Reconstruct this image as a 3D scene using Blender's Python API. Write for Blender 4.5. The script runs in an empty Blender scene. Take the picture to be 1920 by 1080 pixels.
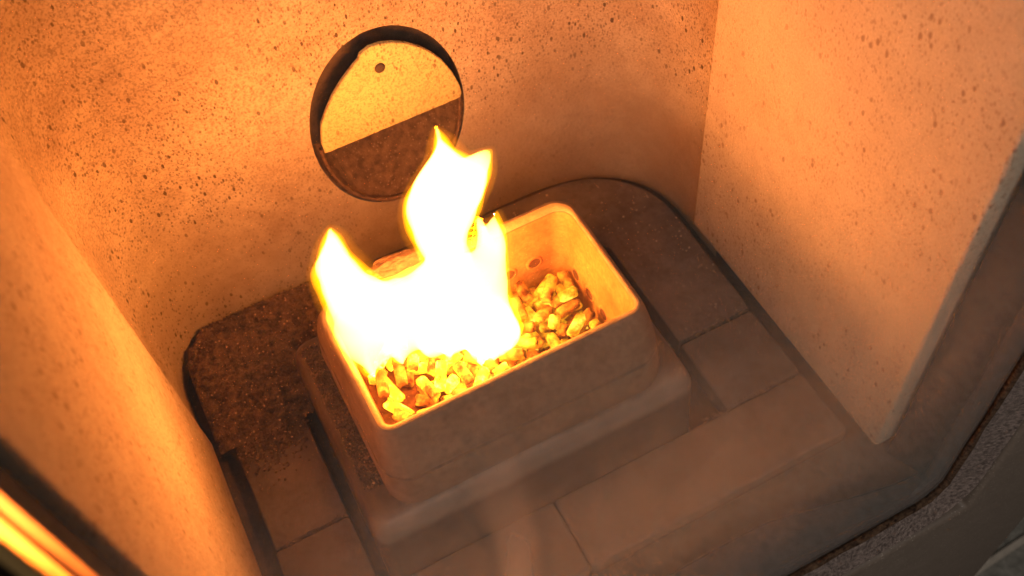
import bpy, bmesh, math, random
import numpy as np
from mathutils import Vector, Matrix, noise, geometry

random.seed(7)
rng = np.random.default_rng(11)
scene = bpy.context.scene
COL = scene.collection

# ------------------------------------------------------------------ camera
cam_d = bpy.data.cameras.new('camera')
cam = bpy.data.objects.new('camera', cam_d)
COL.objects.link(cam)
cam.matrix_world = Matrix((
    (0.8868315431679759, 0.41243195238544145, -0.20839793351624042, 0.0),
    (-0.45618368671808124, 0.7095095115838155, -0.5371151617152461, 0.0),
    (-0.07366313877785674, 0.5713984053387167, 0.817360143609759, 0.46),
    (0, 0, 0, 1)))
cam_d.sensor_width = 5.92
cam_d.lens = 5.92 * 1946.9 / 1920
cam_d.clip_start = 0.005
cam_d.clip_end = 20
cam_d.dof.use_dof = True
cam_d.dof.focus_distance = 0.458
cam_d.dof.aperture_fstop = 2.0
scene.camera = cam

# ------------------------------------------------------------------ world, lamp, exposure
world = bpy.data.worlds.new('World')
scene.world = world
world.use_nodes = True
bg = world.node_tree.nodes['Background']
bg.inputs[0].default_value = (1.0, 0.9, 0.8, 1)
bg.inputs[1].default_value = 0.05

room_d = bpy.data.lights.new('room_light', 'AREA')  # area lamp for the general room light in front of the stove
room_d.shape = 'RECTANGLE'
room_d.size = 0.9
room_d.size_y = 0.7
room_d.energy = 12.0
room_d.color = (1.0, 0.95, 0.9)
room = bpy.data.objects.new('room_light', room_d)
COL.objects.link(room)
room.location = (-0.5, -1.0, 1.12)
room.rotation_euler = (Vector((0.1, 0.15, 0.0)) - Vector(room.location)).to_track_quat('-Z', 'Y').to_euler()

scene.view_settings.view_transform = 'Standard'
scene.view_settings.look = 'None'
scene.view_settings.exposure = 0.0
scene.view_settings.gamma = 1.0
scene.view_settings.use_curve_mapping = False
scene.render.engine = 'CYCLES'
scene.cycles.use_denoising = True
scene.cycles.adaptive_threshold = 0.02
scene.cycles.max_bounces = 6
scene.cycles.diffuse_bounces = 4
scene.cycles.transparent_max_bounces = 24
scene.cycles.sample_clamp_indirect = 12.0
scene.cycles.caustics_reflective = False
scene.cycles.caustics_refractive = False

# ------------------------------------------------------------------ helpers
def link(name, me, mat=None, parent=None, loc=None):
    o = bpy.data.objects.new(name, me)
    COL.objects.link(o)
    if mat is not None and me is not None and not me.materials:
        me.materials.append(mat)
    if parent is not None:
        o.parent = parent
    if loc is not None:
        o.location = loc
    return o

def tag(o, label=None, cat=None, group=None, kind=None):
    if label: o['label'] = label
    if cat: o['category'] = cat
    if group: o['group'] = group
    if kind: o['kind'] = kind
    return o

def empty(name, loc, label, cat, group=None):
    o = bpy.data.objects.new(name, None)
    COL.objects.link(o)
    o.location = loc
    o.empty_display_size = 0.02
    return tag(o, label, cat, group)

def mesh(name, verts, faces, smooth=False, off=(0, 0, 0), weld=False):
    me = bpy.data.meshes.new(name)
    ox, oy, oz = off
    me.from_pydata([(v[0]-ox, v[1]-oy, v[2]-oz) for v in verts], [], faces)
    bm = bmesh.new(); bm.from_mesh(me)
    if weld:
        bmesh.ops.remove_doubles(bm, verts=bm.verts, dist=1e-5)
    bmesh.ops.recalc_face_normals(bm, faces=bm.faces)
    bm.to_mesh(me); bm.free()
    if smooth:
        for p in me.polygons: p.use_smooth = True
    return me

def autosmooth(me, ang=35):
    for p in me.polygons: p.use_smooth = True
    bm = bmesh.new(); bm.from_mesh(me)
    for e in bm.edges:
        if len(e.link_faces) == 2 and e.calc_face_angle(0) > math.radians(ang):
            e.smooth = False
    bm.to_mesh(me); bm.free()
    return me

def rrect(x0, x1, y0, y1, r, z, n=8, rb=None):
    """rounded rectangle ring, counter-clockwise; r front corners, rb back corners"""
    rb = r if rb is None else rb
    pts = []
    for cx, cy, rr, a0 in ((x1-r, y0+r, r, -90), (x1-rb, y1-rb, rb, 0), (x0+rb, y1-rb, rb, 90), (x0+r, y0+r, r, 180)):
        for k in range(n+1):
            a = math.radians(a0 + 90*k/n)
            pts.append((cx+rr*math.cos(a), cy+rr*math.sin(a), z))
    return pts

def loft(rings, cap_start=False, cap_end=False):
    n = len(rings[0]); V = []; F = []
    for r in rings: V += r
    for i in range(len(rings)-1):
        for k in range(n):
            a = i*n+k; b = i*n+(k+1) % n
            F.append((a, b, b+n, a+n))
    if cap_start: F.append(tuple(range(n))[::-1])
    if cap_end: F.append(tuple(range((len(rings)-1)*n, len(rings)*n)))
    return V, F

def slab(name, poly, z0, z1, bev=0.0012, off=(0, 0, 0), wobble=0.0):
    """plate from a plan outline, top edge rounded"""
    bm = bmesh.new()
    vs = [bm.verts.new((x-off[0], y-off[1], z0-off[2])) for x, y in poly]
    f = bm.faces.new(vs)
    ext = bmesh.ops.extrude_face_region(bm, geom=[f])
    tv = [g for g in ext['geom'] if isinstance(g, bmesh.types.BMVert)]
    bmesh.ops.translate(bm, verts=tv, vec=(0, 0, z1-z0))
    tvs = set(tv)
    edges = [e for e in bm.edges if e.verts[0] in tvs and e.verts[1] in tvs]
    bmesh.ops.recalc_face_normals(bm, faces=bm.faces)
    bmesh.ops.bevel(bm, geom=edges, offset=bev, segments=3, profile=0.5, affect='EDGES')
    me = bpy.data.meshes.new(name)
    bm.to_mesh(me); bm.free()
    return autosmooth(me, 50)

def box_me(name, x0, x1, y0, y1, z0, z1, bev=0.001, off=(0, 0, 0), seg=2):
    bm = bmesh.new()
    bmesh.ops.create_cube(bm, size=1)
    for v in bm.verts:
        v.co = Vector(((x0+x1)/2+v.co.x*(x1-x0)-off[0], (y0+y1)/2+v.co.y*(y1-y0)-off[1], (z0+z1)/2+v.co.z*(z1-z0)-off[2]))
    if bev > 0:
        bmesh.ops.bevel(bm, geom=list(bm.edges), offset=bev, segments=seg, profile=0.5, affect='EDGES')
    me = bpy.data.meshes.new(name)
    bm.to_mesh(me); bm.free()
    return autosmooth(me, 50)

# ------------------------------------------------------------------ materials
def new_mat(name):
    m = bpy.data.materials.new(name)
    m.use_nodes = True
    nt = m.node_tree
    nt.nodes.clear()
    out = nt.nodes.new('ShaderNodeOutputMaterial')
    return m, nt, out

class NT:
    def __init__(s, nt): s.nt = nt
    def n(s, t, **kw):
        nd = s.nt.nodes.new(t)
        for k, v in kw.items():
            if k in ('inputs',):
                for ik, iv in v.items(): nd.inputs[ik].default_value = iv
            else: setattr(nd, k, v)
        return nd
    def l(s, a, b): s.nt.links.new(a, b)
    def coords(s): return s.n('ShaderNodeTexCoord').outputs['Object']
    def mapping(s, src, scale=(1, 1, 1), rot=(0, 0, 0), loc=(0, 0, 0)):
        m = s.n('ShaderNodeMapping')
        m.inputs['Scale'].default_value = scale; m.inputs['Rotation'].default_value = rot; m.inputs['Location'].default_value = loc
        s.l(src, m.inputs['Vector']); return m.outputs[0]
    def noise(s, src, scale, detail=4, rough=0.55, dist=0.0):
        m = s.n('ShaderNodeTexNoise')
        m.inputs['Scale'].default_value = scale; m.inputs['Detail'].default_value = detail
        m.inputs['Roughness'].default_value = rough; m.inputs['Distortion'].default_value = dist
        s.l(src, m.inputs['Vector']); return m.outputs['Fac']
    def voro(s, src, scale, rnd=1.0):
        m = s.n('ShaderNodeTexVoronoi')
        m.inputs['Scale'].default_value = scale; m.inputs['Randomness'].default_value = rnd
        s.l(src, m.inputs['Vector']); return m.outputs['Distance'], m.outputs['Color']
    def ramp(s, src, stops, interp='LINEAR'):
        m = s.n('ShaderNodeValToRGB'); cr = m.color_ramp; cr.interpolation = interp
        while len(cr.elements) < len(stops): cr.elements.new(0.5)
        for e, (p, c) in zip(cr.elements, stops):
            e.position = p
            e.color = (c, c, c, 1) if isinstance(c, (int, float)) else (*c, 1)
        s.l(src, m.inputs[0]); return m.outputs[0]
    def math(s, op, a, b=None, clamp=False):
        m = s.n('ShaderNodeMath', operation=op, use_clamp=clamp)
        for i, v in enumerate((a, b)):
            if v is None: continue
            if isinstance(v, (int, float)): m.inputs[i].default_value = v
            else: s.l(v, m.inputs[i])
        return m.outputs[0]
    def mix(s, fac, a, b, mode='MIX'):
        m = s.n('ShaderNodeMix', data_type='RGBA', blend_type=mode)
        for sock, v in ((m.inputs[0], fac), (m.inputs[6], a), (m.inputs[7], b)):
            if isinstance(v, (int, float)): sock.default_value = v
            elif isinstance(v, tuple): sock.default_value = (*v, 1) if len(v) == 3 else v
            else: s.l(v, sock)
        return m.outputs[2]
    def sep(s, src):
        m = s.n('ShaderNodeSeparateXYZ'); s.l(src, m.inputs[0]); return m.outputs
    def bump(s, h, strength=0.3, dist=0.001, nrm=None):
        m = s.n('ShaderNodeBump'); m.inputs['Strength'].default_value = strength; m.inputs['Distance'].default_value = dist
        s.l(h, m.inputs['Height'])
        if nrm is not None: s.l(nrm, m.inputs['Normal'])
        return m.outputs[0]
    def pbsdf(s, color, rough=0.8, metal=0.0, nrm=None, spec=0.4, emit=None, estr=0.0):
        m = s.n('ShaderNodeBsdfPrincipled')
        for key, v in (('Base Color', color), ('Roughness', rough), ('Metallic', metal), ('Specular IOR Level', spec), ('Emission Color', emit), ('Emission Strength', estr)):
            if v is None: continue
            sock = m.inputs[key]
            if isinstance(v, (int, float)): sock.default_value = v
            elif isinstance(v, tuple): sock.default_value = (*v, 1)
            else: s.l(v, sock)
        if nrm is not None: s.l(nrm, m.inputs['Normal'])
        return m.outputs[0]

def vermiculite(name, pale, dark, fleck, fleck_amt, seed=0.0, rot=0.6, soot=0.0, grain=0.55):
    m, nt, out = new_mat(name); N = NT(nt)
    co = N.mapping(N.coords(), loc=(seed, seed*0.7, seed*1.3))
    big = N.noise(co, 11, 4, 0.6)
    mid = N.noise(co, 90, 3, 0.6)
    fine = N.noise(co, 900, 2, 0.6)
    c = N.mix(N.ramp(big, [(0.35, 0.0), (0.68, 1.0)]), dark, pale)
    c = N.mix(N.math('MULTIPLY', N.ramp(mid, [(0.4, 0.0), (0.7, 1.0)]), 0.35), c, tuple(min(1, x*1.18) for x in pale))
    gr = N.ramp(fine, [(0.36, grain), (0.56, 0.0)])
    if soot > 0: gr = N.math('MULTIPLY', gr, N.ramp(N.sep(N.coords())[2], [(0.03, 0.15), (0.11, 1.0)]))
    c = N.mix(gr, c, tuple(x*0.5 for x in dark))
    # fine vermiculite flakes
    wob = N.mapping(co, scale=(1.0, 1.0, 0.55), rot=(rot, 0.3, rot*0.6))
    d1, c1 = N.voro(wob, 800)
    r1 = N.sep(c1)[0]
    f1 = N.math('MULTIPLY', N.math('LESS_THAN', d1, N.math('MULTIPLY', r1, 0.46)), N.math('GREATER_THAN', r1, 0.40))
    d2, c2 = N.voro(N.mapping(co, scale=(1.0, 0.8, 0.5), rot=(rot*0.7, -0.5, 0.4), loc=(3, 1, 2)), 350)
    r2 = N.sep(c2)[1]
    w2 = N.math('ADD', d2, N.math('MULTIPLY', N.math('SUBTRACT', N.noise(co, 700, 2), 0.5), 0.22))
    f2 = N.math('MULTIPLY', N.math('LESS_THAN', w2, N.math('MULTIPLY', r2, 0.29)), N.math('GREATER_THAN', r2, 0.70))
    patch = N.ramp(N.noise(co, 20, 3, 0.65), [(0.36, 0.25), (0.56, 1.0)])
    fl = N.math('MULTIPLY', N.math('MAXIMUM', N.math('MULTIPLY', f1, 0.62), N.math('MULTIPLY', f2, 0.95)), N.math('MULTIPLY', patch, fleck_amt), clamp=True)
    if soot > 0:      # soot deposit around the chute mouth and along the foot of the panel
        z = N.sep(N.coords())[2]
        edge = N.math('ADD', z, N.math('MULTIPLY', N.math('SUBTRACT', N.noise(co, 30, 4), 0.5), 0.07))
        sm = N.ramp(edge, [(0.045, 1.0), (0.10, 0.0)])
        xw = N.sep(N.coords())[0]
        sm = N.math('MULTIPLY', sm, N.ramp(xw, [(0.005, 0.12), (0.07, 1.0)]))
        fl = N.math('MULTIPLY', fl, N.math('SUBTRACT', 1.0, N.math('MULTIPLY', sm, 0.8)))
        c = N.mix(N.math('MULTIPLY', sm, soot), c, (0.30, 0.17, 0.085))
        sg = N.math('MULTIPLY', N.ramp(xw, [(0.115, 0.0), (0.165, 1.0)], 'EASE'), N.ramp(N.noise(co, 17, 3, 0.6), [(0.36, 0.0), (0.62, 1.0)]))
        c = N.mix(N.math('MULTIPLY', sg, 0.55), c, (0.34, 0.20, 0.105))
    c = N.mix(fl, c, fleck)
    b = N.pbsdf(c, 0.92, 0, N.bump(N.noise(co, 380, 2, 0.6), 0.4, 0.0012), 0.2)
    N.l(b, out.inputs[0])
    return m

def rough_mat(name, a, b, rough=0.85, scale=60, bump=0.4, dist=0.001, spec=0.35, speck=None, speck_scale=700, metal=0.0, edge=None, dust=None, dust_amt=0.0, fine_scale=None):
    m, nt, out = new_mat(name); N = NT(nt)
    co = N.coords()
    n1 = N.noise(co, scale, 5, 0.6)
    n2 = N.noise(co, fine_scale or scale*9, 4, 0.6)
    c = N.mix(N.ramp(n1, [(0.34, 0.0), (0.66, 1.0)]), a, b)
    c = N.mix(N.ramp(n2, [(0.35, 0.35), (0.6, 0.0)]), c, tuple(x*0.55 for x in a))
    if dust:
        n3 = N.noise(N.mapping(co, loc=(5, 2, 1)), scale*0.45, 5, 0.62)
        c = N.mix(N.math('MULTIPLY', N.ramp(n3, [(0.46, 0.0), (0.66, 1.0)]), dust_amt), c, dust)
    if edge:     # pale band between two heights: room-light highlight painted on a front edge
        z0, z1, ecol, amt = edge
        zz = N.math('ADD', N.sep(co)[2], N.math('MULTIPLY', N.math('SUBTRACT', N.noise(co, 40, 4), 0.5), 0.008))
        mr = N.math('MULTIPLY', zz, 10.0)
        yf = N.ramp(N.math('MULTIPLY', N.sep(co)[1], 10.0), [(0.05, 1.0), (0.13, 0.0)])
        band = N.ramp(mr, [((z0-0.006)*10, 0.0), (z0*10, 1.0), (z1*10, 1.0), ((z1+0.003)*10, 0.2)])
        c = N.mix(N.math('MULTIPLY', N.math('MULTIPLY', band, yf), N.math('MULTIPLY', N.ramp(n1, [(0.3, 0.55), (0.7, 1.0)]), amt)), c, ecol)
    if speck:
        d, cc = N.voro(co, speck_scale)
        rr = N.sep(cc)[0]
        f = N.math('MULTIPLY', N.math('LESS_THAN', d, 0.28), N.math('GREATER_THAN', rr, 0.86))
        c = N.mix(f, c, speck)
    h = N.math('ADD', N.math('MULTIPLY', n2, 0.6), n1)
    N.l(N.pbsdf(c, rough, metal, N.bump(h, bump, dist), spec), out.inputs[0])
    return m

M = {}
M['wall_back'] = vermiculite('vermiculite_back', (0.64, 0.49, 0.33), (0.40, 0.275, 0.17), (0.10, 0.06, 0.035), 1.0, 0.0, 0.6, soot=0.45)
M['wall_left'] = vermiculite('vermiculite_left', (0.68, 0.53, 0.38), (0.56, 0.41, 0.28), (0.16, 0.08, 0.04), 0.8, 4.0, 0.9, grain=0.3)
M['wall_right'] = vermiculite('vermiculite_right', (0.70, 0.57, 0.43), (0.60, 0.47, 0.34), (0.30, 0.18, 0.12), 0.75, 9.0, 0.4, grain=0.25)
M['soot'] = rough_mat('chute_soot', (0.13, 0.066, 0.028), (0.31, 0.165, 0.070), 0.6, 220, 0.9, 0.002, 0.5, speck=(0.5, 0.32, 0.16), speck_scale=900)
M['chute_steel'] = rough_mat('chute_steel', (0.075, 0.045, 0.027), (0.13, 0.078, 0.045), 0.75, 140, 0.5, 0.001)
M['cover'] = vermiculite('cover_ash', (0.76, 0.62, 0.26), (0.66, 0.50, 0.20), (0.25, 0.15, 0.06), 1.0, 2.0, 0.6)
M['pot'] = rough_mat('cast_pot', (0.23, 0.145, 0.088), (0.34, 0.222, 0.142), 0.8, 34, 0.3, 0.0008, 0.35, dust=(0.38, 0.26, 0.17), dust_amt=0.35)
M['pot_in'] = rough_mat('pot_liner', (0.36, 0.155, 0.040), (0.56, 0.28, 0.075), 0.85, 60, 0.4, 0.001, 0.3)
M['rim'] = rough_mat('pot_rim_glow', (0.50, 0.29, 0.10), (0.72, 0.47, 0.18), 0.8, 120, 0.5, 0.0008, 0.3)  # brighter, yellower than the pot: firelight glow put into the rim colour
M['base'] = rough_mat('cast_base', (0.080, 0.056, 0.041), (0.135, 0.096, 0.071), 0.42, 55, 0.3, 0.0008, 0.45, edge=(0.052, 0.0605, (0.38, 0.32, 0.265), 0.75), dust=(0.20, 0.15, 0.112), dust_amt=0.5)  # edge band paints the room light caught by the front bevel
M['plate'] = rough_mat('pan_plate', (0.12, 0.085, 0.063), (0.18, 0.138, 0.110), 0.78, 38, 0.3, 0.001, 0.4, dust=(0.25, 0.19, 0.15), dust_amt=0.6)
M['plate_front'] = rough_mat('pan_plate_edge_glint', (0.12, 0.088, 0.067), (0.18, 0.136, 0.107), 0.7, 38, 0.3, 0.001, 0.4, edge=(0.0075, 0.0105, (0.26, 0.22, 0.185), 0.4), dust=(0.25, 0.19, 0.15), dust_amt=0.6)  # edge band is a painted highlight along the front of the plates
M['crust'] = rough_mat('ash_crust', (0.065, 0.040, 0.025), (0.36, 0.20, 0.095), 0.4, 230, 0.9, 0.002, 0.7, speck=(0.75, 0.45, 0.2), speck_scale=500)
M['pit'] = rough_mat('pit_soot', (0.09, 0.06, 0.042), (0.15, 0.10, 0.07), 0.9, 60, 0.4)
M['flange'] = rough_mat('flange_steel', (0.085, 0.078, 0.068), (0.15, 0.138, 0.12), 0.9, 45, 0.35, 0.0008, 0.15, dust=(0.16, 0.138, 0.115), dust_amt=0.5)
M['flange_dark'] = rough_mat('flange_dark', (0.028, 0.022, 0.018), (0.05, 0.04, 0.033), 0.95, 60, 0.3, 0.0008, 0.05)
M['frame'] = rough_mat('door_frame_paint', (0.030, 0.017, 0.015), (0.045, 0.026, 0.022), 0.55, 50, 0.2, 0.0006, 0.45, fine_scale=1100)
M['cast'] = rough_mat('cast_iron_texture', (0.11, 0.074, 0.060), (0.42, 0.31, 0.26), 0.6, 560, 1.0, 0.0026, 0.4, fine_scale=1500)
M['body'] = rough_mat('stove_body_paint', (0.135, 0.098, 0.073), (0.155, 0.114, 0.087), 0.6, 70, 0.12, 0.0004, 0.4, speck=(0.3, 0.24, 0.19), speck_scale=1100)
M['rope'] = rough_mat('gasket_rope', (0.035, 0.016, 0.009), (0.22, 0.125, 0.07), 0.9, 420, 1.0, 0.002, 0.2)
M['floor'] = rough_mat('hearth_floor', (0.16, 0.145, 0.12), (0.34, 0.31, 0.26), 0.85, 120, 0.6, 0.003, 0.3)
M['trim'] = rough_mat('floor_trim', (0.42, 0.35, 0.28), (0.5, 0.43, 0.35), 0.6, 20, 0.1, 0.001, 0.4)
M['hole'] = rough_mat('air_hole_dark', (0.12, 0.05, 0.016), (0.17, 0.075, 0.025), 0.9, 200, 0.2)
M['clinker'] = rough_mat('clinker', (0.16, 0.075, 0.035), (0.34, 0.18, 0.08), 0.85, 240, 0.9, 0.002, 0.4)
M['fleck'] = rough_mat('ash_fleck', (0.45, 0.33, 0.2), (0.62, 0.48, 0.32), 0.8, 300, 0.3)

def polished(name, colr):
    m, nt, out = new_mat(name); N = NT(nt)
    co = N.mapping(N.coords(), scale=(1, 1, 0.06))
    n = N.noise(co, 500, 3)
    N.l(N.pbsdf(colr, N.ramp(n, [(0.3, 0.28), (0.7, 0.4)]), 1.0, None, 0.5), out.inputs[0])
    return m
M['brass'] = polished('polished_brass', (0.85, 0.55, 0.22))
M['brass_dull'] = polished('dull_brass', (0.42, 0.20, 0.07))

def flame_mat(name, col, strength):
    m, nt, out = new_mat(name); N = NT(nt)
    e = N.n('ShaderNodeEmission')
    e.inputs[0].default_value = (*col, 1); e.inputs[1].default_value = strength
    N.l(e.outputs[0], out.inputs['Volume'])
    try: m.cycles.homogeneous_volume = True
    except Exception: pass
    return m
FL_COL = (1.0, 0.33, 0.085)
M['flame'] = flame_mat('flame_gas', FL_COL, 1330.0)
M['flame_halo'] = flame_mat('flame_halo', (1.0, 0.26, 0.001), 50.0)
M['flame_soft'] = flame_mat('flame_fringe', (1.0, 0.40, 0.002), 380.0)

def ember_mat(name, lo, hi):
    """burning wood pellets: the wood glows in patches, charred between"""
    m, nt, out = new_mat(name); N = NT(nt)
    co = N.coords()
    oi = N.n('ShaderNodeObjectInfo')
    v = N.n('ShaderNodeVectorMath', operation='ADD')
    N.l(co, v.inputs[0]); N.l(oi.outputs['Location'], v.inputs[1])
    n1 = N.noise(v.outputs[0], 150, 3, 0.55)
    n2 = N.noise(v.outputs[0], 900, 3, 0.6)
    heat = N.math('ADD', N.math('MULTIPLY', n1, 0.8), N.math('MULTIPLY', oi.outputs['Random'], 0.32))
    heat = N.math('ADD', heat, N.math('MULTIPLY', N.math('SUBTRACT', n2, 0.5), 0.25))
    col = N.ramp(heat, [(0.30, (0.55, 0.06, 0.008)), (0.50, (0.9, 0.22, 0.015)), (0.68, (1.0, 0.52, 0.012)), (0.9, (1.0, 0.66, 0.10))])
    st = N.ramp(heat, [(0.36, 0.0), (0.52, 0.07), (0.68, 0.30), (0.90, 1.0)])
    st = N.math('ADD', N.math('MULTIPLY', st, hi), lo)
    base = N.mix(N.ramp(n1, [(0.35, 0.0), (0.6, 1.0)]), (0.07, 0.024, 0.006), (0.50, 0.29, 0.06))
    b = N.pbsdf(base, 0.85, 0, N.bump(n2, 0.25, 0.0006), 0.1, col, st)
    N.l(b, out.inputs[0])
    return m
M['ash_bed'] = rough_mat('burnt_ash_bed', (0.10, 0.035, 0.012), (0.22, 0.09, 0.03), 0.95, 300, 0.8, 0.001, 0.1)
M['ember_hot'] = ember_mat('pellet_burning', 0.40, 10.0)
M['ember_warm'] = ember_mat('pellet_kindling', 0.10, 2.3)

def glass_mat(film):
    m, nt, out = new_mat('sooty_reflection_glass' if film else 'clear_glass'); N = NT(nt)
    tr = N.n('ShaderNodeBsdfTransparent'); tr.inputs[0].default_value = (0.965, 0.955, 0.94, 1)
    gl = N.n('ShaderNodeBsdfGlossy'); gl.inputs['Roughness'].default_value = 0.03
    lw = N.n('ShaderNodeLayerWeight'); lw.inputs[0].default_value = 0.5
    fr = N.math('ADD', 0.02, N.math('MULTIPLY', N.math('POWER', lw.outputs['Facing'], 5.0), 0.7))
    s1 = N.n('ShaderNodeMixShader')
    N.l(fr, s1.inputs[0]); N.l(tr.outputs[0], s1.inputs[1]); N.l(gl.outputs[0], s1.inputs[2])
    if not film:
        N.l(s1.outputs[0], out.inputs[0]); return m
    # ash film inside; its low haze and vertical streak also paint in glass reflections
    co = N.coords(); xyz = N.sep(co)
    x = N.math('ADD', xyz[0], DO[0]); z = N.math('ADD', xyz[2], DO[2])
    low = N.ramp(z, [(0.16, 1.0), (0.30, 0.0)], 'EASE')
    st = N.noise(N.mapping(co, scale=(1, 1, 0.12)), 60, 2, 0.55)
    blot = N.noise(co, 26, 3, 0.6)
    sx = N.math('ADD', x, N.math('MULTIPLY', N.math('SUBTRACT', blot, 0.5), 0.010))
    streak = N.ramp(N.math('ABSOLUTE', N.math('SUBTRACT', sx, 0.0315)), [(0.0028, 1.0), (0.0062, 0.0)], 'EASE')
    f = N.math('MULTIPLY', low, N.math('ADD', 0.185, N.math('MULTIPLY', N.ramp(st, [(0.35, 0.0), (0.7, 1.0)]), 0.08)))
    f = N.math('ADD', f, N.math('MULTIPLY', N.math('MULTIPLY', streak, low), 0.20))
    f = N.math('ADD', f, N.math('MULTIPLY', N.ramp(blot, [(0.4, 0.0), (0.75, 1.0)]), 0.02))
    f = N.math('ADD', f, 0.015, clamp=True)
    df = N.n('ShaderNodeBsdfDiffuse'); df.inputs[0].default_value = (0.58, 0.56, 0.53, 1)
    tl = N.n('ShaderNodeBsdfTranslucent'); tl.inputs[0].default_value = (0.55, 0.50, 0.44, 1)
    s2 = N.n('ShaderNodeMixShader'); s2.inputs[0].default_value = 0.40
    N.l(df.outputs[0], s2.inputs[1]); N.l(tl.outputs[0], s2.inputs[2])
    s3 = N.n('ShaderNodeMixShader')
    N.l(f, s3.inputs[0]); N.l(s1.outputs[0], s3.inputs[1]); N.l(s2.outputs[0], s3.inputs[2])
    N.l(s3.outputs[0], out.inputs[0])
    return m
DO = (0.09, 0.104, -0.02)
M['glass'] = glass_mat(True); M['glass_clear'] = glass_mat(False)


# ------------------------------------------------------------------ the firebox walls
ZT = 0.37
HC = (0.0885, 0.088); HA, HB = 0.0408, 0.0585        # chute mouth: centre and half axes in the back wall
YB = 0.366
ZS = [-0.014, 0.03, 0.08, 0.13, 0.18, 0.23, 0.30, ZT]
def back_wall():
    V = []; F = []
    def strip(path):
        s = len(V); zs = ZS
        for x, y in path:
            for z in zs: V.append((x, y, z))
        nz = len(zs)
        for i in range(len(path)-1):
            for k in range(nz-1):
                a = s+i*nz+k
                F.append((a, a+nz, a+nz+1, a+1))
    X0, X1 = 0.030, 0.148
    left = [(-0.0615, 0.272), (-0.0615, 0.330)]
    r = 0.036
    for k in range(1, 13):
        a = math.radians(180-90*k/12); left.append((-0.0615+r+r*math.cos(a), YB-r+r*math.sin(a)))
    left.append((X0, YB))
    right = [(X1, YB)]
    rx, ry = 0.074, 0.060
    for k in range(0, 17):
        a = math.radians(90-90*k/16); e = 0.86
        right.append((0.229-rx+rx*math.cos(a)**e, YB-ry+ry*math.sin(a)**e))
    right.append((0.229, 0.272))
    strip(left); strip(right)
    # centre field with the oval mouth cut out
    n = 96; Z0 = -0.014
    angs = [2*math.pi*k/n for k in range(n)]
    for cx, cz in ((X0, Z0), (X1, Z0), (X1, ZT), (X0, ZT)):
        angs.append(math.atan2(cz-HC[1], cx-HC[0]) % (2*math.pi))
    for xx in (X0, X1):
        for zz in ZS: angs.append(math.atan2(zz-HC[1], xx-HC[0]) % (2*math.pi))
    angs = sorted(angs); angs = [a for i, a in enumerate(angs) if i == 0 or a-angs[i-1] > 1e-7]; s = len(V)
    for a in angs:
        ca, sa = math.cos(a), math.sin(a)
        re = 1/math.sqrt((ca/HA)**2+(sa/HB)**2) * (1+0.004*noise.noise((ca*9, sa*9, 1)))
        tx = ((X1-HC[0])/ca if ca > 1e-9 else (X0-HC[0])/ca if ca < -1e-9 else 1e9)
        tz = ((ZT-HC[1])/sa if sa > 1e-9 else (Z0-HC[1])/sa if sa < -1e-9 else 1e9)
        t = min(tx, tz)
        V.append((HC[0]+re*ca, YB, HC[1]+re*sa)); V.append((HC[0]+t*ca, YB, HC[1]+t*sa))
    m = len(angs)
    for k in range(m):
        a = s+2*k; b = s+2*((k+1) % m)
        F.append((a, a+1, b+1, b))
    me = mesh('back_wall', V, F, weld=True)
    autosmooth(me, 40)
    o = link('back_wall', me, M['wall_back'])
    for p in me.polygons:
        if abs(p.center.y-YB) < 1e-4: p.use_smooth = False
    return tag(o, kind='structure')
back_wall()
tag(link('left_wall', box_me('left_wall', -0.075, -0.057, 0.131, 0.2935, 0.0006, ZT, 0.0022, seg=3), M['wall_left']), kind='structure')
tag(link('right_wall', box_me('right_wall', 0.2245, 0.2405, 0.1325, 0.2905, 0.0006, ZT, 0.0022, seg=3), M['wall_right']), kind='structure')
tag(link('firebox_floor', box_me('firebox_floor', -0.09, 0.25, 0.112, 0.40, -0.03, -0.0125, 0), M['pit']), kind='structure')

# ------------------------------------------------------------------ pellet chute
ch = empty('pellet_chute', (HC[0], YB, HC[1]-HB), 'oval dark mouth of the pellet chute in the back wall with a pale half-moon cover', 'chute')
rings = []
n = 72
for t, s in ((0.0004, 0.996), (0.004, 0.99), (0.03, 0.985), (0.06, 0.985), (0.09, 0.985)):
    ring = []
    for k in range(n):
        a = 2*math.pi*k/n
        ring.append((HC[0]+HA*s*math.cos(a), YB+t, HC[1]+HB*s*math.sin(a)+t*0.95))
    rings.append(ring)
V, F = loft(rings, cap_end=True)
link('chute_tube', mesh('chute_tube', V, F, True, ch.location), M['soot'], ch)
bp_ = []
for k in range(37):
    a = math.radians(-10+200*k/36); bp_.append((HC[0]+HA*0.97*math.cos(a), 0.3745, HC[1]+0.006+HB*0.95*math.sin(a)))
V = bp_+[(x, y+0.002, z) for x, y, z in bp_]; nb_ = len(bp_)
F = [tuple(range(nb_)), tuple(range(nb_, 2*nb_))[::-1]]+[(k, (k+1) % nb_, (k+1) % nb_+nb_, k+nb_) for k in range(nb_)]
link('glow_backing', mesh('glow_backing', V, F, False, ch.location), M['chute_steel'], ch)  # added backing that catches firelight so the gap round the cover turns brown
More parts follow.
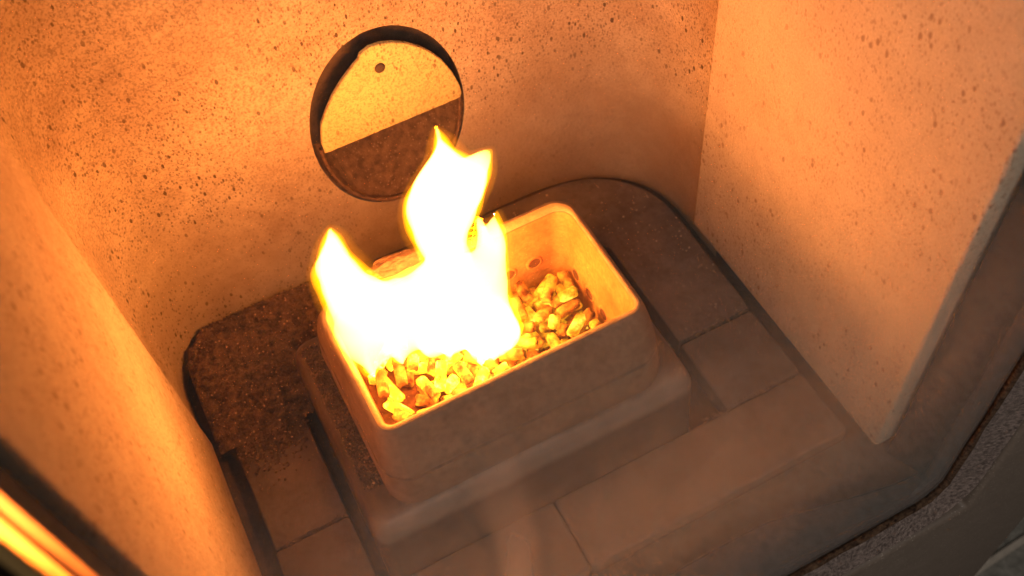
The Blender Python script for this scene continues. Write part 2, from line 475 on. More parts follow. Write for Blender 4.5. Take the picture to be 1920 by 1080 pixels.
# thin bright lip of the tube round the mouth's lower half
ring = []
V = []; F = []
nl = 60; w = 6
for k in range(nl+1):
    a = math.radians(178+184*k/nl)
    cx, cz = HC[0]+(HA-0.0032)*math.cos(a), HC[1]+(HB-0.0034)*math.sin(a)
    for q in range(w):
        b = 2*math.pi*q/w
        V.append((cx+0.0009*math.cos(b)*math.cos(a), YB-0.0012+0.0016*math.sin(b), cz+0.0009*math.cos(b)*math.sin(a)))
for k in range(nl):
    for q in range(w):
        a0 = k*w+q; a1 = k*w+(q+1) % w
        F.append((a0, a1, a1+w, a0+w))
link('mouth_lip', mesh('mouth_lip', V, F, True, ch.location), M['clinker'], ch)
# half-moon cover plate
arc = [(0.0521, 0.0880), (0.0520, 0.0945), (0.0545, 0.1060), (0.0592, 0.1140), (0.0637, 0.1205), (0.0700, 0.1272), (0.0768, 0.1330),
       (0.0800, 0.1352), (0.0812, 0.1378), (0.0860, 0.1400), (0.0915, 0.1396), (0.0970, 0.1378), (0.1040, 0.1338), (0.1105, 0.1282), (0.1155, 0.1222), (0.1200, 0.1152), (0.1240, 0.1058), (0.1266, 0.0965), (0.1272, 0.0905), (0.1262, 0.0880)]
low = [(0.1262-(0.1262-0.0521)*k/24, 0.0877+0.00035*noise.noise((k*0.9, 2.1, 0))) for k in range(1, 24)]
poly = arc + low
bm = bmesh.new()
vs = [bm.verts.new((x-ch.location.x, 0.3622-ch.location.y, z-ch.location.z)) for x, z in poly]
f = bm.faces.new(vs)
ext = bmesh.ops.extrude_face_region(bm, geom=[f])
tv = [g for g in ext['geom'] if isinstance(g, bmesh.types.BMVert)]
bmesh.ops.translate(bm, verts=tv, vec=(0, 0.0022, 0))
bmesh.ops.recalc_face_normals(bm, faces=bm.faces)
bmesh.ops.bevel(bm, geom=[e for e in bm.edges if all(v not in set(tv) for v in e.verts)], offset=0.0006, segments=2, profile=0.5, affect='EDGES')
me = bpy.data.meshes.new('cover_plate'); bm.to_mesh(me); bm.free(); autosmooth(me, 50)
cover = link('cover_plate', me, M['cover'], ch)
cover['label'] = 'pale ash-coated half-moon plate'
# dark rivet in the cover
bm = bmesh.new()
bmesh.ops.create_uvsphere(bm, u_segments=16, v_segments=8, radius=0.0027)
for v in bm.verts:
    v.co = Vector((v.co.x, v.co.y*0.45, v.co.z)) + Vector((0.0888-ch.location.x, 0.3618-ch.location.y, 0.1266-ch.location.z))
me = bpy.data.meshes.new('rivet'); bm.to_mesh(me); bm.free()
for p in me.polygons: p.use_smooth = True
rv = link('rivet', me, M['chute_steel'], cover)

# ------------------------------------------------------------------ ash pan: loose plates on the firebox floor
pan = empty('ash_pan', (0.085, 0.146, -0.012), 'brown steel ash pan plates with rounded back corners round the burn pot', 'ash pan')
PO = tuple(pan.location)
def arcpts(cx, cy, rx, ry, a0, a1, n):
    return [(cx+rx*math.cos(math.radians(a0+(a1-a0)*k/n)), cy+ry*math.sin(math.radians(a0+(a1-a0)*k/n))) for k in range(n+1)]
back = [(0.1762, 0.2281), (0.2190, 0.2281), (0.2200, 0.2330), (0.2205, 0.300)]
back += arcpts(0.168, 0.302, 0.0525, 0.052, 0, 90, 12)[1:]
back += [(0.12, 0.3555), (0.06, 0.3585)] + arcpts(-0.028, 0.333, 0.0275, 0.0275, 90, 180, 8)
back += [(-0.0553, 0.2905), (-0.0108, 0.2895), (-0.0105, 0.3), (-0.009, 0.3015), (0.174, 0.3015), (0.1762, 0.3)]
def plate(poly, z1=0.0, bev=0.0014, mt='plate'):
    return link('plate', slab('plate', poly, -0.012, z1, bev, PO), M[mt], pan)
plate(back, 0.0008)
def rp(x0, x1, y0, y1, r=0.002, seed=0):
    pts = [(x, y) for x, y, z in rrect(x0, x1, y0, y1, r, 0, 3)]
    return [(x+0.0003*noise.noise((x*90, y*90, seed)), y+0.0003*noise.noise((x*90, y*90, seed+5))) for x, y in pts]
plate(rp(0.1760, 0.2196, 0.1842, 0.2272, seed=1), 0.0)
plate(rp(-0.0478, -0.0105, 0.2250, 0.2885, seed=2), -0.0004)
plate(rp(-0.0482, -0.0103, 0.1842, 0.2240, seed=3), 0.0002)
plate(rp(0.0786, 0.2198, 0.1462, 0.1834, 0.0018, seed=4), 0.0, 0.0016, 'plate_front')
plate(rp(-0.0484, 0.0778, 0.1462, 0.1834, 0.0018, seed=5), 0.0003, 0.0016, 'plate_front')

# the stove itself: body panel, flange round the firebox mouth, door
SO = (0.20, 0.094, -0.498)
stove = empty('pellet_stove', SO, 'dark brown pellet stove front: glazed door with rope gasket and painted body around the firebox', 'stove')
V = [(-0.06, 0.1455, -0.0080), (0.2300, 0.1455, -0.0080), (0.2440, 0.1125, -0.0105), (-0.06, 0.1125, -0.0105),
     (-0.06, 0.1455, -0.012), (0.2300, 0.1455, -0.012), (0.2440, 0.1125, -0.012), (-0.06, 0.1125, -0.012)]
F = [(0, 1, 2, 3), (4, 5, 6, 7), (0, 1, 5, 4), (1, 2, 6, 5), (2, 3, 7, 6), (3, 0, 4, 7)]
link('bottom_flange', mesh('bottom_flange', V, F, False, SO), M['flange'], stove)
def post(xa, xb, sgn):
    pts = [(xa, 0.1300), (xb, 0.1120), (xb+sgn*0.012, 0.1120), (xa+sgn*0.016, 0.1300)]
    V = [(x, y, -0.0075) for x, y in pts]+[(x, y, ZT) for x, y in pts]
    F = [(0, 1, 2, 3), (4, 5, 6, 7)]+[(k, (k+1) % 4, (k+1) % 4+4, k+4) for k in range(4)]
    return link('side_flange', mesh('side_flange', V, F, False, SO), M['flange_dark'], stove)
post(0.2315, 0.2395, 1)
post(-0.0605, -0.0605, -1)
# body panel: one L-shaped sheet below and beside the door
pl = [(-0.12, -0.498), (0.3360, -0.498), (0.3360, 0.47), (0.2570, 0.47), (0.2570, -0.0295), (-0.12, -0.0295)]
bm = bmesh.new()
vs = [bm.verts.new((x-SO[0], 0.0935-SO[1], z-SO[2])) for x, z in pl]
f = bm.faces.new(vs); ext = bmesh.ops.extrude_face_region(bm, geom=[f])
bmesh.ops.translate(bm, verts=[g for g in ext['geom'] if isinstance(g, bmesh.types.BMVert)], vec=(0, 0.2, 0))
bmesh.ops.recalc_face_normals(bm, faces=bm.faces)
bmesh.ops.bevel(bm, geom=list(bm.edges), offset=0.003, segments=4, profile=0.5, affect='EDGES')
me = bpy.data.meshes.new('body_panel'); bm.to_mesh(me); bm.free()
link('body_panel', autosmooth(me, 50), M['body'], stove)

# ------------------------------------------------------------------ granular ash crust on the back left of the pan
def crust_h(x, y):
    ex = min(max((x+0.0553)/0.006, 0), 1); ey = min(max((0.3605-y)/0.004, 0), 1)
    fr = min(max((y-(0.2875+0.006*noise.noise((x*60, 0.3, 4))))/0.010, 0), 1)
    rt = min(max((0.030-x)/0.03, 0), 1)
    e = min(ex, ey)**0.5*min(fr, 1)**0.7*rt**0.6
    return 0.0006+e*(0.0052+0.0034*noise.noise((x*70, y*70, 0))+0.0020*noise.noise((x*210, y*210, 3)))
V = []; F = []
nx, ny = 58, 52
for i in range(nx+1):
    for k in range(ny+1):
        x = -0.0551+0.085*i/nx; y = 0.285+0.0755*k/ny
        cx, cy = -0.028, 0.333
        if x < cx and y > cy:
            dd = math.hypot(x-cx, y-cy)
            if dd > 0.0275: x = cx+(x-cx)*0.0275/dd; y = cy+(y-cy)*0.0275/dd
        V.append((x, y, crust_h(x, y)+0.0012*(rng.random()-0.5)))
for i in range(nx):
    for k in range(ny):
        a = i*(ny+1)+k
        F.append((a, a+ny+1, a+ny+2, a+1))
# loose grains on top of it
def grain(V, F, p, r):
    s = len(V)
    q = [Vector((1, 0, 0)), Vector((-1, 0, 0)), Vector((0, 1, 0)), Vector((0, -1, 0)), Vector((0, 0, 1)), Vector((0, 0, -1))]
    from mathutils import Euler
    E_ = Euler((random.random()*6, random.random()*6, random.random()*6)).to_matrix()
    for v in q:
        w_ = E_ @ (v*r*random.uniform(0.6, 1.3)); V.append((p[0]+w_.x, p[1]+w_.y, p[2]+w_.z))
    for a, b in ((0, 2), (2, 1), (1, 3), (3, 0)):
        F.append((s+a, s+b, s+4)); F.append((s+b, s+a, s+5))
for _ in range(7000):
    x = random.uniform(-0.054, 0.028); y = random.uniform(0.288, 0.360)
    if x < -0.028 and y > 0.333 and math.hypot(x+0.028, y-0.333) > 0.0268: continue
    h = crust_h(x, y)
    if h < 0.0016 and random.random() < 0.75: continue
    grain(V, F, (x, y, h+0.0003), random.choice((0.0005, 0.0007, 0.0009, 0.0012, 0.0016))*random.uniform(0.8, 1.2))
for _ in range(700):   # dark grit on the left ledge of the pot base, standing in for pot shadow
    grain(V, F, (random.uniform(0.001, 0.0092), random.uniform(0.206, 0.288), 0.0502), random.uniform(0.0003, 0.0009))
for _ in range(260):   # grit caught in the joints
    q = random.random()
    if q < 0.4: px_, py_ = random.uniform(0.178, 0.219), 0.2276+random.gauss(0, 0.0006)
    elif q < 0.7: px_, py_ = random.uniform(-0.047, -0.011), 0.2245+random.gauss(0, 0.0006)
    else: px_, py_ = random.uniform(0.16, 0.219), 0.1838+random.gauss(0, 0.0008)
    grain(V, F, (px_, py_, 0.0002), random.uniform(0.0003, 0.0009))
for _ in range(900):
    y = 0.289-abs(random.gauss(0, 0.010)); x = random.uniform(-0.046, -0.012)+random.gauss(0, 0.002)
    grain(V, F, (x, y, 0.0004), random.uniform(0.0003, 0.0010))
tag(link('ash_crust', mesh('ash_crust', V, F), M['crust']), 'dark glittering granular ash crust on the back left of the ash pan', 'ash', kind='stuff')

# ------------------------------------------------------------------ pot base
BO = (0.0762, 0.185, -0.012)
pb = empty('pot_base', BO, 'broad brown cast block under the burn pot with a pale highlight painted on its front edge', 'base')
def ring_base(d, z): return rrect(-0.0036+d, 0.1560-d, 0.1848+d, 0.2960-d, 0.0065, z, 6)
rings = [ring_base(-0.0012, -0.012), ring_base(-0.0006, 0.0), ring_base(0.0, 0.030), ring_base(0.0004, 0.0395), ring_base(0.0014, 0.0440), ring_base(0.0030, 0.0475), ring_base(0.0052, 0.0494), ring_base(0.0080, 0.0500),
         rrect(0.0190, 0.1345, 0.2075, 0.2725, 0.008, 0.0502, 6), rrect(0.0190, 0.1345, 0.2075, 0.2725, 0.008, 0.0270, 6)]
V, F = loft(rings, cap_end=True)
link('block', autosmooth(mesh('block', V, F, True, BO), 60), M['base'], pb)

# ------------------------------------------------------------------ burn pot
TO = (0.0762, 0.24, 0.0505)
pot = empty('burn_pot', TO, 'brown cast burn pot with glowing orange rim holding the fire', 'burn pot')
def rg(x0, x1, y0, y1, r, z, rb=None): return rrect(x0, x1, y0, y1, r, z, 8, rb)
low_r = [rg(0.0095, 0.1436, 0.1898, 0.2925, 0.014, 0.0503), rg(0.0097, 0.1446, 0.1897, 0.2925, 0.015, 0.0545), rg(0.0100, 0.1448, 0.1912, 0.2915, 0.015, 0.0600), rg(0.0103, 0.1444, 0.1930, 0.2906, 0.014, 0.0652), rg(0.0118, 0.1430, 0.1946, 0.2890, 0.013, 0.0655)]
V, F = loft(low_r)
link('collar', autosmooth(mesh('collar', V, F, True, TO), 60), M['pot'], pot)
up_r = [rg(0.0116, 0.1432, 0.1944, 0.2892, 0.013, 0.0660), rg(0.0108, 0.1440, 0.1937, 0.2897, 0.013, 0.0666), rg(0.0113, 0.1438, 0.1949, 0.2888, 0.012, 0.0700), rg(0.0126, 0.1427, 0.1986, 0.2850, 0.011, 0.0790),
        rg(0.0138, 0.1412, 0.2019, 0.2808, 0.009, 0.0855, 0.011), rg(0.0144, 0.1404, 0.2032, 0.2790, 0.008, 0.0882, 0.010), rg(0.0153, 0.1395, 0.2042, 0.2775, 0.007, 0.0897, 0.010), rg(0.0163, 0.1386, 0.2050, 0.2762, 0.006, 0.0903, 0.009)]
V, F = loft(up_r)
link('wall', autosmooth(mesh('wall', V, F, True, TO), 60), M['pot'], pot)
rim_r = [rg(0.0164, 0.1385, 0.2051, 0.2761, 0.006, 0.0904, 0.009), rg(0.0171, 0.1379, 0.2058, 0.2747, 0.005, 0.0908, 0.009), rg(0.0181, 0.1371, 0.2067, 0.2727, 0.0045, 0.0907, 0.008), rg(0.0189, 0.1364, 0.2075, 0.2714, 0.004, 0.0901, 0.008)]
V, F = loft(rim_r)
link('rim', autosmooth(mesh('rim', V, F, True, TO), 70), M['rim'], pot)
in_r = [rg(0.0190, 0.1363, 0.2076, 0.2713, 0.004, 0.0899, 0.008), rg(0.0195, 0.1357, 0.2084, 0.2708, 0.004, 0.086, 0.008), rg(0.0208, 0.1330, 0.2105, 0.2696, 0.004, 0.060, 0.008), rg(0.0220, 0.1308, 0.2125, 0.2684, 0.004, 0.0295, 0.008)]
V, F = loft(in_r, cap_end=True)
link('liner', autosmooth(mesh('liner', V, F, True, TO), 60), M['pot_in'], pot)
# air holes: short eyelets round dark bores along the back and right inner walls
def eyelet(c, nrm, r=0.0031):
    nrm = Vector(nrm).normalized(); t = nrm.orthogonal().normalized(); b = nrm.cross(t)
    prof = [(1.5, -0.0002), (1.35, 0.0002), (1.12, 0.0004), (1.0, 0.0003), (0.94, -0.0006)]
    rings = []
    for s, d in prof:
        rings.append([tuple(Vector(c)+(t*math.cos(2*math.pi*k/18)+b*math.sin(2*math.pi*k/18))*r*s+nrm*d) for k in range(18)])
    V, F = loft(rings)
    h = link('air_hole', mesh('air_hole', V, F, True, TO), M['pot_in'], pot)
    V2 = [tuple(Vector(c)+(t*math.cos(2*math.pi*k/18)+b*math.sin(2*math.pi*k/18))*r*0.98+nrm*0.00025) for k in range(18)]
    link('bore', mesh('bore', V2, [tuple(range(18))], False, TO), M['hole'], h)
for x, z in ((0.1176, 0.0614), (0.1039, 0.0611), (0.0895, 0.0610), (0.0750, 0.0612), (0.0600, 0.0610), (0.0455, 0.0611)):
    eyelet((x, 0.2695, z), (0, -1, 0.04))
for y in (0.2560, 0.2430, 0.2300):
    eyelet((0.1327, y, 0.0575), (-1, 0, 0.07))

# clinker stuck on the back rim
bm = bmesh.new(); bmesh.ops.create_icosphere(bm, subdivisions=4, radius=1)
for v in bm.verts:
    d = v.co.copy()
    k = 1+0.28*noise.noise(d*1.7)+0.12*noise.noise(d*5)+0.06*noise.noise(d*13)
    v.co = Vector((d.x*0.0155*k, d.y*0.0055*k, d.z*0.0060*k+0.0035))
me = bpy.data.meshes.new('clinker'); bm.to_mesh(me); bm.free()
ck = link('clinker', me, M['clinker'], None, (0.0575, 0.2805, 0.0850)); ck.rotation_euler = (0, 0.12, -0.05)
tag(ck, 'jagged reddish clinker lump on the back rim of the burn pot', 'clinker')

# ------------------------------------------------------------------ wood pellets
R_ = 0.0027
def pellet_mesh(L, seed):
    nseg = 14; rings = []
    zs = [-L/2, -L/2+0.0006, -L/6, L/6, L/2-0.0006, L/2]
    for j, z in enumerate(zs):
        ring = []
        for k in range(nseg):
            a = 2*math.pi*k/nseg
            rr = R_*(1+0.035*noise.noise((math.cos(a)*2, math.sin(a)*2, z*400+seed)))
            zz = z
            if j in (0, 5): rr *= 0.84; zz += 0.0011*noise.noise((math.cos(a)*1.6, math.sin(a)*1.6, seed*3.1+j))
            bend = 0.05*(z*z)*(20 if seed % 2 else -12)
            ring.append((rr*math.cos(a)+bend, rr*math.sin(a), zz))
        rings.append(ring)
    V, F = loft(rings)
    for j, i0 in ((0, 0), (5, 5*nseg)):
        V.append((0, 0, zs[j]+0.0005*(-1 if j else 1))); c = len(V)-1
        for k in range(nseg): F.append((i0+k, i0+(k+1) % nseg, c))
    return autosmooth(mesh('wood_pellet', V, F, True), 62)
LENS = [0.0062, 0.0072, 0.0083, 0.0095, 0.0110, 0.0135]
hot_me = [pellet_mesh(L, i+1) for i, L in enumerate(LENS)]
warm_me = [me.copy() for me in hot_me]
for me in hot_me: me.materials.append(M['ember_hot'])
for me in warm_me: me.materials.append(M['ember_warm'])

def seg_dist(p1, d1, l1, P2, D2, L2):
    """min distance between one segment (centre, dir, half length) and many, by sampling"""
    t = np.linspace(-1, 1, 7)
    a = p1[None, :]+t[:, None]*d1[None, :]*l1                       # 7,3
    rel = a[None, :, :]-P2[:, None, :]                              # n,7,3
    s = np.clip(np.einsum('nij,nj->ni', rel, D2), -L2[:, None], L2[:, None])
    q = rel-s[:, :, None]*D2[:, None, :]
    return np.sqrt((q**2).sum(2)).min(1)
P = np.zeros((0, 3)); D = np.zeros((0, 3)); HL = np.zeros(0); KIND = []
X0p, X1p, Y0p, Y1p = 0.0220, 0.1310, 0.2130, 0.2675
def floor_at(x, y):      # heap of burnt ash under the pellets, higher on the left
    return 0.0305+0.022*min(1, max(0, (0.100-x)/0.070))
NP = 200
for i in range(NP):
    li = int(rng.integers(0, len(LENS))); L = LENS[li]
    best = None
    for tries in range(26):
        az = rng.random()*2*math.pi; el = float(rng.normal(0, 0.32))
        d = np.array([math.cos(az)*math.cos(el), math.sin(az)*math.cos(el), math.sin(el)])
        hl = L/2-R_*0.5
        ex = abs(d[0])*hl+R_; ey = abs(d[1])*hl+R_
        x = rng.uniform(X0p+ex, X1p-ex); y = rng.uniform(Y0p+ey, Y1p-ey)
        z = floor_at(x, y)+R_*0.9+abs(d[2])*hl
        while len(P):
            c = np.array([x, y, z])
            if seg_dist(c, d, hl, P, D, HL).min() > R_*1.86: break
            z += 0.0008
        if best is None or z < best[0][2]: best = (np.array([x, y, z]), d, hl, li)
    P = np.vstack([P, best[0]]); D = np.vstack([D, best[1]]); HL = np.append(HL, best[2]); KIND.append(best[3])
for i in range(NP):
    hot = P[i, 0] < 0.078+0.01*(rng.random()-0.5)
    o = bpy.data.objects.new('wood_pellet', (hot_me if hot else warm_me)[KIND[i]])
    COL.objects.link(o)
    o.location = P[i]
    o.rotation_mode = 'QUATERNION'
    o.rotation_quaternion = Vector(D[i]).to_track_quat('Z', 'Y')
    if hot: tag(o, 'white-hot glowing wood pellet heaped below the flame in the left of the pot', 'pellet', 'burning pellets under the flame')
    else: tag(o, 'yellow smouldering wood pellet in the heap at the right end of the pot', 'pellet', 'smouldering pellets at the right end')
# burnt ash bed the pellets lie on
V = []; F = []
nx, ny = 44, 22
for i in range(nx+1):
    for k in range(ny+1):
        x = 0.0215+(0.1310-0.0215)*i/nx; y = 0.2120+(0.2685-0.2120)*k/ny
        V.append((x, y, floor_at(x, y)+0.0007*noise.noise((x*300, y*300, 1))+0.0004*(rng.random()-0.5)))
for i in range(nx):
    for k in range(ny):
        a = i*(ny+1)+k; F.append((a, a+ny+1, a+ny+2, a+1))
tag(link('ash_bed', mesh('ash_bed', V, F, True), M['ash_bed']), 'burnt red-brown ash bed under the pellets inside the burn pot', 'ash', kind='stuff')

# ------------------------------------------------------------------ flame
FLP = [(24.8, 81.6), (21.0, 92.8), (17.6, 104.9), (16.0, 118.3), (17.6, 124.8), (17.3, 136.3), (17.3, 147.0), (17.6, 155.4), (21.7, 160.9), (24.6, 167.0), (28.7, 173.8), (30.0, 166.6), (31.3, 159.3), (33.8, 150.9), (37.0, 141.7), (40.3, 135.8), (46.6, 132.5), (52.1, 131.1), (58.6, 135.5), (57.8, 144.7), (56.5, 157.2), (58.0, 168.9), (61.6, 177.2), (67.1, 182.7), (71.0, 187.5), (72.7, 194.9), (73.2, 205.5), (75.3, 195.6), (78.3, 187.5), (82.2, 181.1), (85.4, 179.2), (92.4, 180.0), (90.4, 170.5), (87.9, 161.3), (83.9, 152.7), (80.1, 145.3), (77.6, 136.4), (77.8, 130.0), (79.2, 128.5), (81.0, 136.7), (84.4, 147.0), (86.6, 139.0), (90.6, 147.5), (92.0, 131.6), (90.3, 117.4), (89.7, 102.7), (90.8, 85.8), (94.1, 68.3), (94.1, 60.8), (89.4, 54.0), (82.1, 50.4), (77.1, 46.0), (73.7, 41.0), (71.0, 50.0), (67.0, 66.0), (62.5, 76.0), (58.1, 68.0), (53.5, 80.0), (48.2, 79.5), (44.4, 92.5), (40.7, 90.5), (37.5, 82.3), (33.5, 94.0), (27.8, 91.5)]
SHARP = {10, 26, 31, 40, 42, 52}
def smooth_outline(pts, sub=5, grow=0.0):
    out = []; n = len(pts)
    P_ = [Vector(p) for p in pts]
    if grow:
        G = []
        for i in range(n):
            t = (P_[(i+1) % n]-P_[i-1]).normalized()
            nn = Vector((t.y, -t.x))
            G.append(P_[i]-nn*grow if False else P_[i]+nn*grow)
        P_ = G
    for i in range(n):
        p0, p1, p2, p3 = P_[i-1], P_[i], P_[(i+1) % n], P_[(i+2) % n]
        m1 = (p2-p0)*0.5 if i not in SHARP else (p2-p1)*0.5
        m2 = (p3-p1)*0.5 if (i+1) % n not in SHARP else (p2-p1)*0.5
        for k in range(sub):
            t = k/sub
            out.append(p1*(2*t**3-3*t**2+1)+m1*(t**3-2*t**2+t)+p2*(-2*t**3+3*t**2)+m2*(t**3-t**2))
    return out
area = sum(FLP[i-1][0]*FLP[i][1]-FLP[i][0]*FLP[i-1][1] for i in range(len(FLP)))/2
GS = 1 if area > 0 else -1
def flame_mesh(name, grow, kmax, origin, pw, seed=0.0):
    ol = smooth_outline(FLP, 5, grow*GS)
    rag = []
    for i, p in enumerate(ol):      # ragged, licking edge
        t = (ol[(i+1) % len(ol)]-ol[i-1]).normalized(); nn = Vector((t.y, -t.x))*GS
        k = (1.5 if grow < 0.5 else 1.3)
        rag.append(p+nn*k*(noise.noise((p.x*0.16+seed, p.y*0.07, seed))+0.55*noise.noise((p.x*0.45, p.y*0.2, 4+seed))))
    for _ in range(max(1, int(grow*1.6))):      # rounded outlines for the outer sheaths
        rag = [rag[i-1]*0.25+rag[i]*0.5+rag[(i+1) % len(rag)]*0.25 for i in range(len(rag))]
    o2 = np.array([(p.x, p.y) for p in rag])
    xs = np.arange(o2[:, 0].min(), o2[:, 0].max(), 0.8); zs = np.arange(o2[:, 1].min(), o2[:, 1].max(), 0.8)
    A = o2; B = np.roll(o2, -1, 0); AB = B-A; LL = (AB**2).sum(1)+1e-9
    def dist(p):
        t = np.clip(((p-A)*AB).sum(1)/LL, 0, 1); q = A+t[:, None]*AB-p
        return math.sqrt((q**2).sum(1).min())
    def inside(p):
        c = ((A[:, 1] > p[1]) != (B[:, 1] > p[1])) & (p[0] < (B[:, 0]-A[:, 0])*(p[1]-A[:, 1])/(B[:, 1]-A[:, 1]+1e-12)+A[:, 0])
        return c.sum() % 2 == 1
    pts = [tuple(p) for p in o2]; nb = len(pts); dep = [0.0]*nb
    for i, x in enumerate(xs):
        for j, z in enumerate(zs):
            p = np.array([x+(0.4 if j % 2 else 0), z])
            if inside(p):
                d = dist(p)
                if d > 0.22:
                    pts.append(tuple(p)); dep.append(d)
    res = geometry.delaunay_2d_cdt([Vector(p) for p in pts], [(i, (i+1) % nb) for i in range(nb)], [], 1, 1e-6)
    vv, ff, ov = res[0], res[2], res[3]
    V = []; F = []; nv = len(vv)
    dd = [dep[o[0]] if o else 0.0 for o in ov]
    for s in (1, -1):
        for v, d in zip(vv, dd):
            h = kmax*(1-math.exp(-(d/kmax)**pw*1.25)) if d > 0 else 0
            h *= 1+0.22*noise.noise((v.x*0.06, v.y*0.05, 3*s))
            sway = 3.2*math.sin(v.y*0.045+0.4)+1.8*noise.noise((v.x*0.05, v.y*0.04, 7))
            u = min(1, max(0, (v.y-80)/60)); lean = 1+0.070*u*u*(3-2*u)
            V.append((v.x/1000*lean, 0.2405*lean+(sway+s*h)/1000, 0.46-(0.46-v.y/1000)*lean))
    bnd = set(i for i, o in enumerate(ov) if o and o[0] < nb)
    idx = lambda i, s: i if (s == 0 or i in bnd) else i+nv
    for f in ff:
        F.append(tuple(idx(i, 0) for i in f)); F.append(tuple(idx(i, 1) for i in f[::-1]))
    me = mesh(name, V, F, True, origin)
    bm = bmesh.new(); bm.from_mesh(me)
    loose = [v for v in bm.verts if not v.link_faces]
    bmesh.ops.delete(bm, geom=loose, context='VERTS')
    bmesh.ops.recalc_face_normals(bm, faces=bm.faces)
    bm.to_mesh(me); bm.free()
    return me
FLO = (0.055, 0.2405, 0.06)
flame = empty('flame', FLO, 'bright white-hot flame with yellow edges rising from the burn pot', 'flame')
link('core', flame_mesh('core', 0.0, 14.0, FLO, 0.70), M['flame'], flame)
link('fringe', flame_mesh('fringe', 2.0, 4.5, FLO, 0.85, 3.0), M['flame_soft'], flame)
link('halo', flame_mesh('halo', 4.6, 5.0, FLO, 1.0, 6.0), M['flame_halo'], flame)
# the fire's light: soft lamps inside the burning gas
for k, (x, y, z, e, r) in enumerate(((0.030, 0.258, 0.122, 0.17, 0.006), (0.060, 0.249, 0.105, 0.12, 0.010), (0.078, 0.258, 0.145, 0.16, 0.007))):
    ld = bpy.data.lights.new('flame_light', 'POINT'); ld.energy = e; ld.color = (1.0, 0.34, 0.06); ld.shadow_soft_size = r
    lo = bpy.data.objects.new('flame_light', ld); COL.objects.link(lo)
    lo.parent = flame; lo.location = (x-FLO[0], y-FLO[1], z-FLO[2])

# ------------------------------------------------------------------ scattered pale ash flecks
V = []; F = []
for _ in range(46):   # along the front edge of the pot base
    t = random.random(); grain(V, F, (0.002+0.150*t, random.uniform(0.1885, 0.1900)-0.0015*random.random(), 0.0500), random.uniform(0.0002, 0.0005))
for _ in range(16):
    grain(V, F, (random.uniform(0.148, 0.153), random.uniform(0.19, 0.235), 0.0503), random.uniform(0.0002, 0.0007))
for _ in range(120):
    grain(V, F, (random.uniform(0.18, 0.219), random.uniform(0.19, 0.34), 0.0012), random.uniform(0.0002, 0.0006))
for _ in range(60):
    grain(V, F, (random.uniform(-0.04, 0.21), random.uniform(0.150, 0.181), 0.0006), random.uniform(0.0002, 0.0005))
for _ in range(60):
    grain(V, F, (random.uniform(0.0, 0.17), random.uniform(0.303, 0.35), 0.0012), random.uniform(0.0003, 0.0009))
tag(link('ash_flecks', mesh('ash_flecks', V, F), M['fleck']), 'tiny pale ash flecks scattered over pot base and pan plates', 'ash', kind='stuff')

# ------------------------------------------------------------------ door
PX0, PX1, PZ0, PZ1, PR = -0.0640, 0.2425, -0.0150, 0.47, 0.017
def door_ring(nof, y, n=10):
    """ring in the door plane, nof metres outside the gasket line"""
    pts = []
    r = max(PR+nof, 0.004)
    for cx, cz, a0 in ((PX1+nof-r, PZ0-nof+r, -90), (PX1+nof-r, PZ1+nof-r, 0), (PX0-nof+r, PZ1+nof-r, 90), (PX0-nof+r, PZ0-nof+r, 180)):
        for k in range(n+1):
            a = math.radians(a0+90*k/n)
            pts.append((cx+r*math.cos(a), y, cz+r*math.sin(a)))
    # subdivide the straight runs so that relief can wander
    out = []
    for i in range(len(pts)):
        p, q = Vector(pts[i]), Vector(pts[(i+1) % len(pts)])
        L = (q-p).length; m = max(1, int(round(L/0.012))) if L > 0.03 else 1
        m = {True: 26, False: m}[L > 0.2]
        for k in range(m): out.append(tuple(p.lerp(q, k/m)))
    return out
def sweep(name, prof, mat, jitter=0.0, close=False, off=DO, parent=None):
    rings = [door_ring(a, y) for a, y in prof]
    nmin = min(len(r) for r in rings)
    assert all(len(r) == nmin for r in rings), name
    if close: rings.append(rings[0])
    V, F = loft(rings)
    if jitter:
        V = [(x+jitter*noise.noise((x*420, y*420, z*420)), y+jitter*noise.noise((x*420, y*420, z*420+9)), z+jitter*noise.noise((x*420+5, y*420, z*420))) for x, y, z in V]
    return link(name, autosmooth(mesh(name, V, F, True, off, weld=True), 60), mat, parent)
door = sweep('door', [(0.0008, 0.1060), (0.0010, 0.1020), (0.0022, 0.1008), (0.0040, 0.1002), (0.0060, 0.0994), (0.0085, 0.0984), (0.0110, 0.0972), (0.0132, 0.0958), (0.0140, 0.0975), (0.0140, 0.1100)], M['cast'])
door.parent = stove
door.location = tuple(DO[i]-SO[i] for i in range(3))
sweep('inner_frame', [(-0.0035, 0.1125), (-0.0056, 0.1112), (-0.0058, 0.1090), (-0.0040, 0.1066), (-0.0010, 0.1050), (0.0006, 0.1062), (0.0006, 0.1120), (-0.0035, 0.1125)], M['frame'], parent=door)
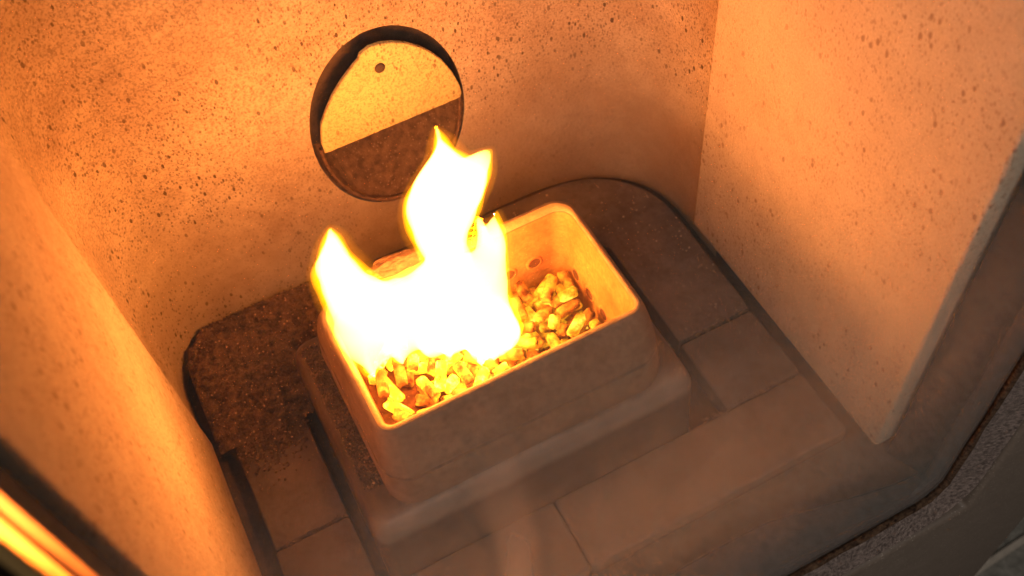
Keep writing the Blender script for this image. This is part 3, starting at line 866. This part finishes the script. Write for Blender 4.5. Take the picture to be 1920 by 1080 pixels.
# sloping sill behind the bottom of the pane, widest in the middle
V = []; F = []; ns = 24
for k in range(ns+1):
    x = 0.2330+(-0.058-0.2330)*k/ns
    u = min(1, max(0, (0.2330-x)/0.085)); yl = 0.1120+0.0140*(u*u*(3-2*u))
    V += [(x, 0.1066, -0.0120), (x, 0.1085, -0.0085), (x, yl-0.0018, 0.0004), (x, yl, 0.0008), (x, yl+0.0012, -0.0008), (x, yl+0.0012, -0.0068)]
for k in range(ns):
    for q in range(5): a = k*6+q; F.append((a, a+1, a+7, a+6))
link('sill', autosmooth(mesh('sill', V, F, True, DO), 60), M['frame'], door)
# rope gasket, uneven along its length
rope = []
for q in range(7):
    b = 2*math.pi*q/7
    rope.append((0.0002+0.0017*math.cos(b), 0.1030+0.0017*math.sin(b)))
sweep('gasket', rope, M['rope'], 0.0009, True, parent=door)
# glass pane
pane = link('glass_pane', box_me('glass_pane', -0.0562, PX1-0.0003, 0.1036, 0.1046, PZ0+0.0008, PZ1, 0, DO), M['glass_clear'], door)
pane.data.materials.append(M['glass'])
for p in pane.data.polygons:
    if p.normal.y > 0.9: p.material_index = 1
# polished reveal strips along the left side of the pane, facing the fire
for y0, y1, mt in ((0.1079, 0.1140, 'brass_dull'), (0.1010, 0.1072, 'brass')):
    s = link('reveal_strip', box_me('reveal_strip', -0.0597, -0.0565, y0, y1, 0.004, 0.44, 0.0008, DO, 3), M[mt], door)
    s['label'] = 'golden strip catching the firelight' if mt == 'brass' else 'dull orange-brown strip'

# the hearth floor outside
fo = link('floor', mesh('floor', [(-3, -3, -0.5), (4, -3, -0.5), (4, 3, -0.5), (-3, 3, -0.5)], [(0, 1, 2, 3)]), M['floor'])
tag(fo, kind='structure')
V = []; F = []
for k in range(13):
    t = k/12; x = 0.43+0.22*t; y = 0.1275+0.006*math.sin(t*2.4)
    V += [(x, y, -0.4995), (x, y+0.0012, -0.4962), (x+0.001, y+0.0055, -0.4962), (x+0.001, y+0.0067, -0.4995)]
for k in range(12):
    for q in range(3): a = k*4+q; F.append((a, a+1, a+5, a+4))
F += [(0, 1, 2, 3), (48, 49, 50, 51)]
tag(link('floor_trim', autosmooth(mesh('floor_trim', V, F, True), 50), M['trim']), 'pale trim strip on the speckled floor beside the stove', 'trim')
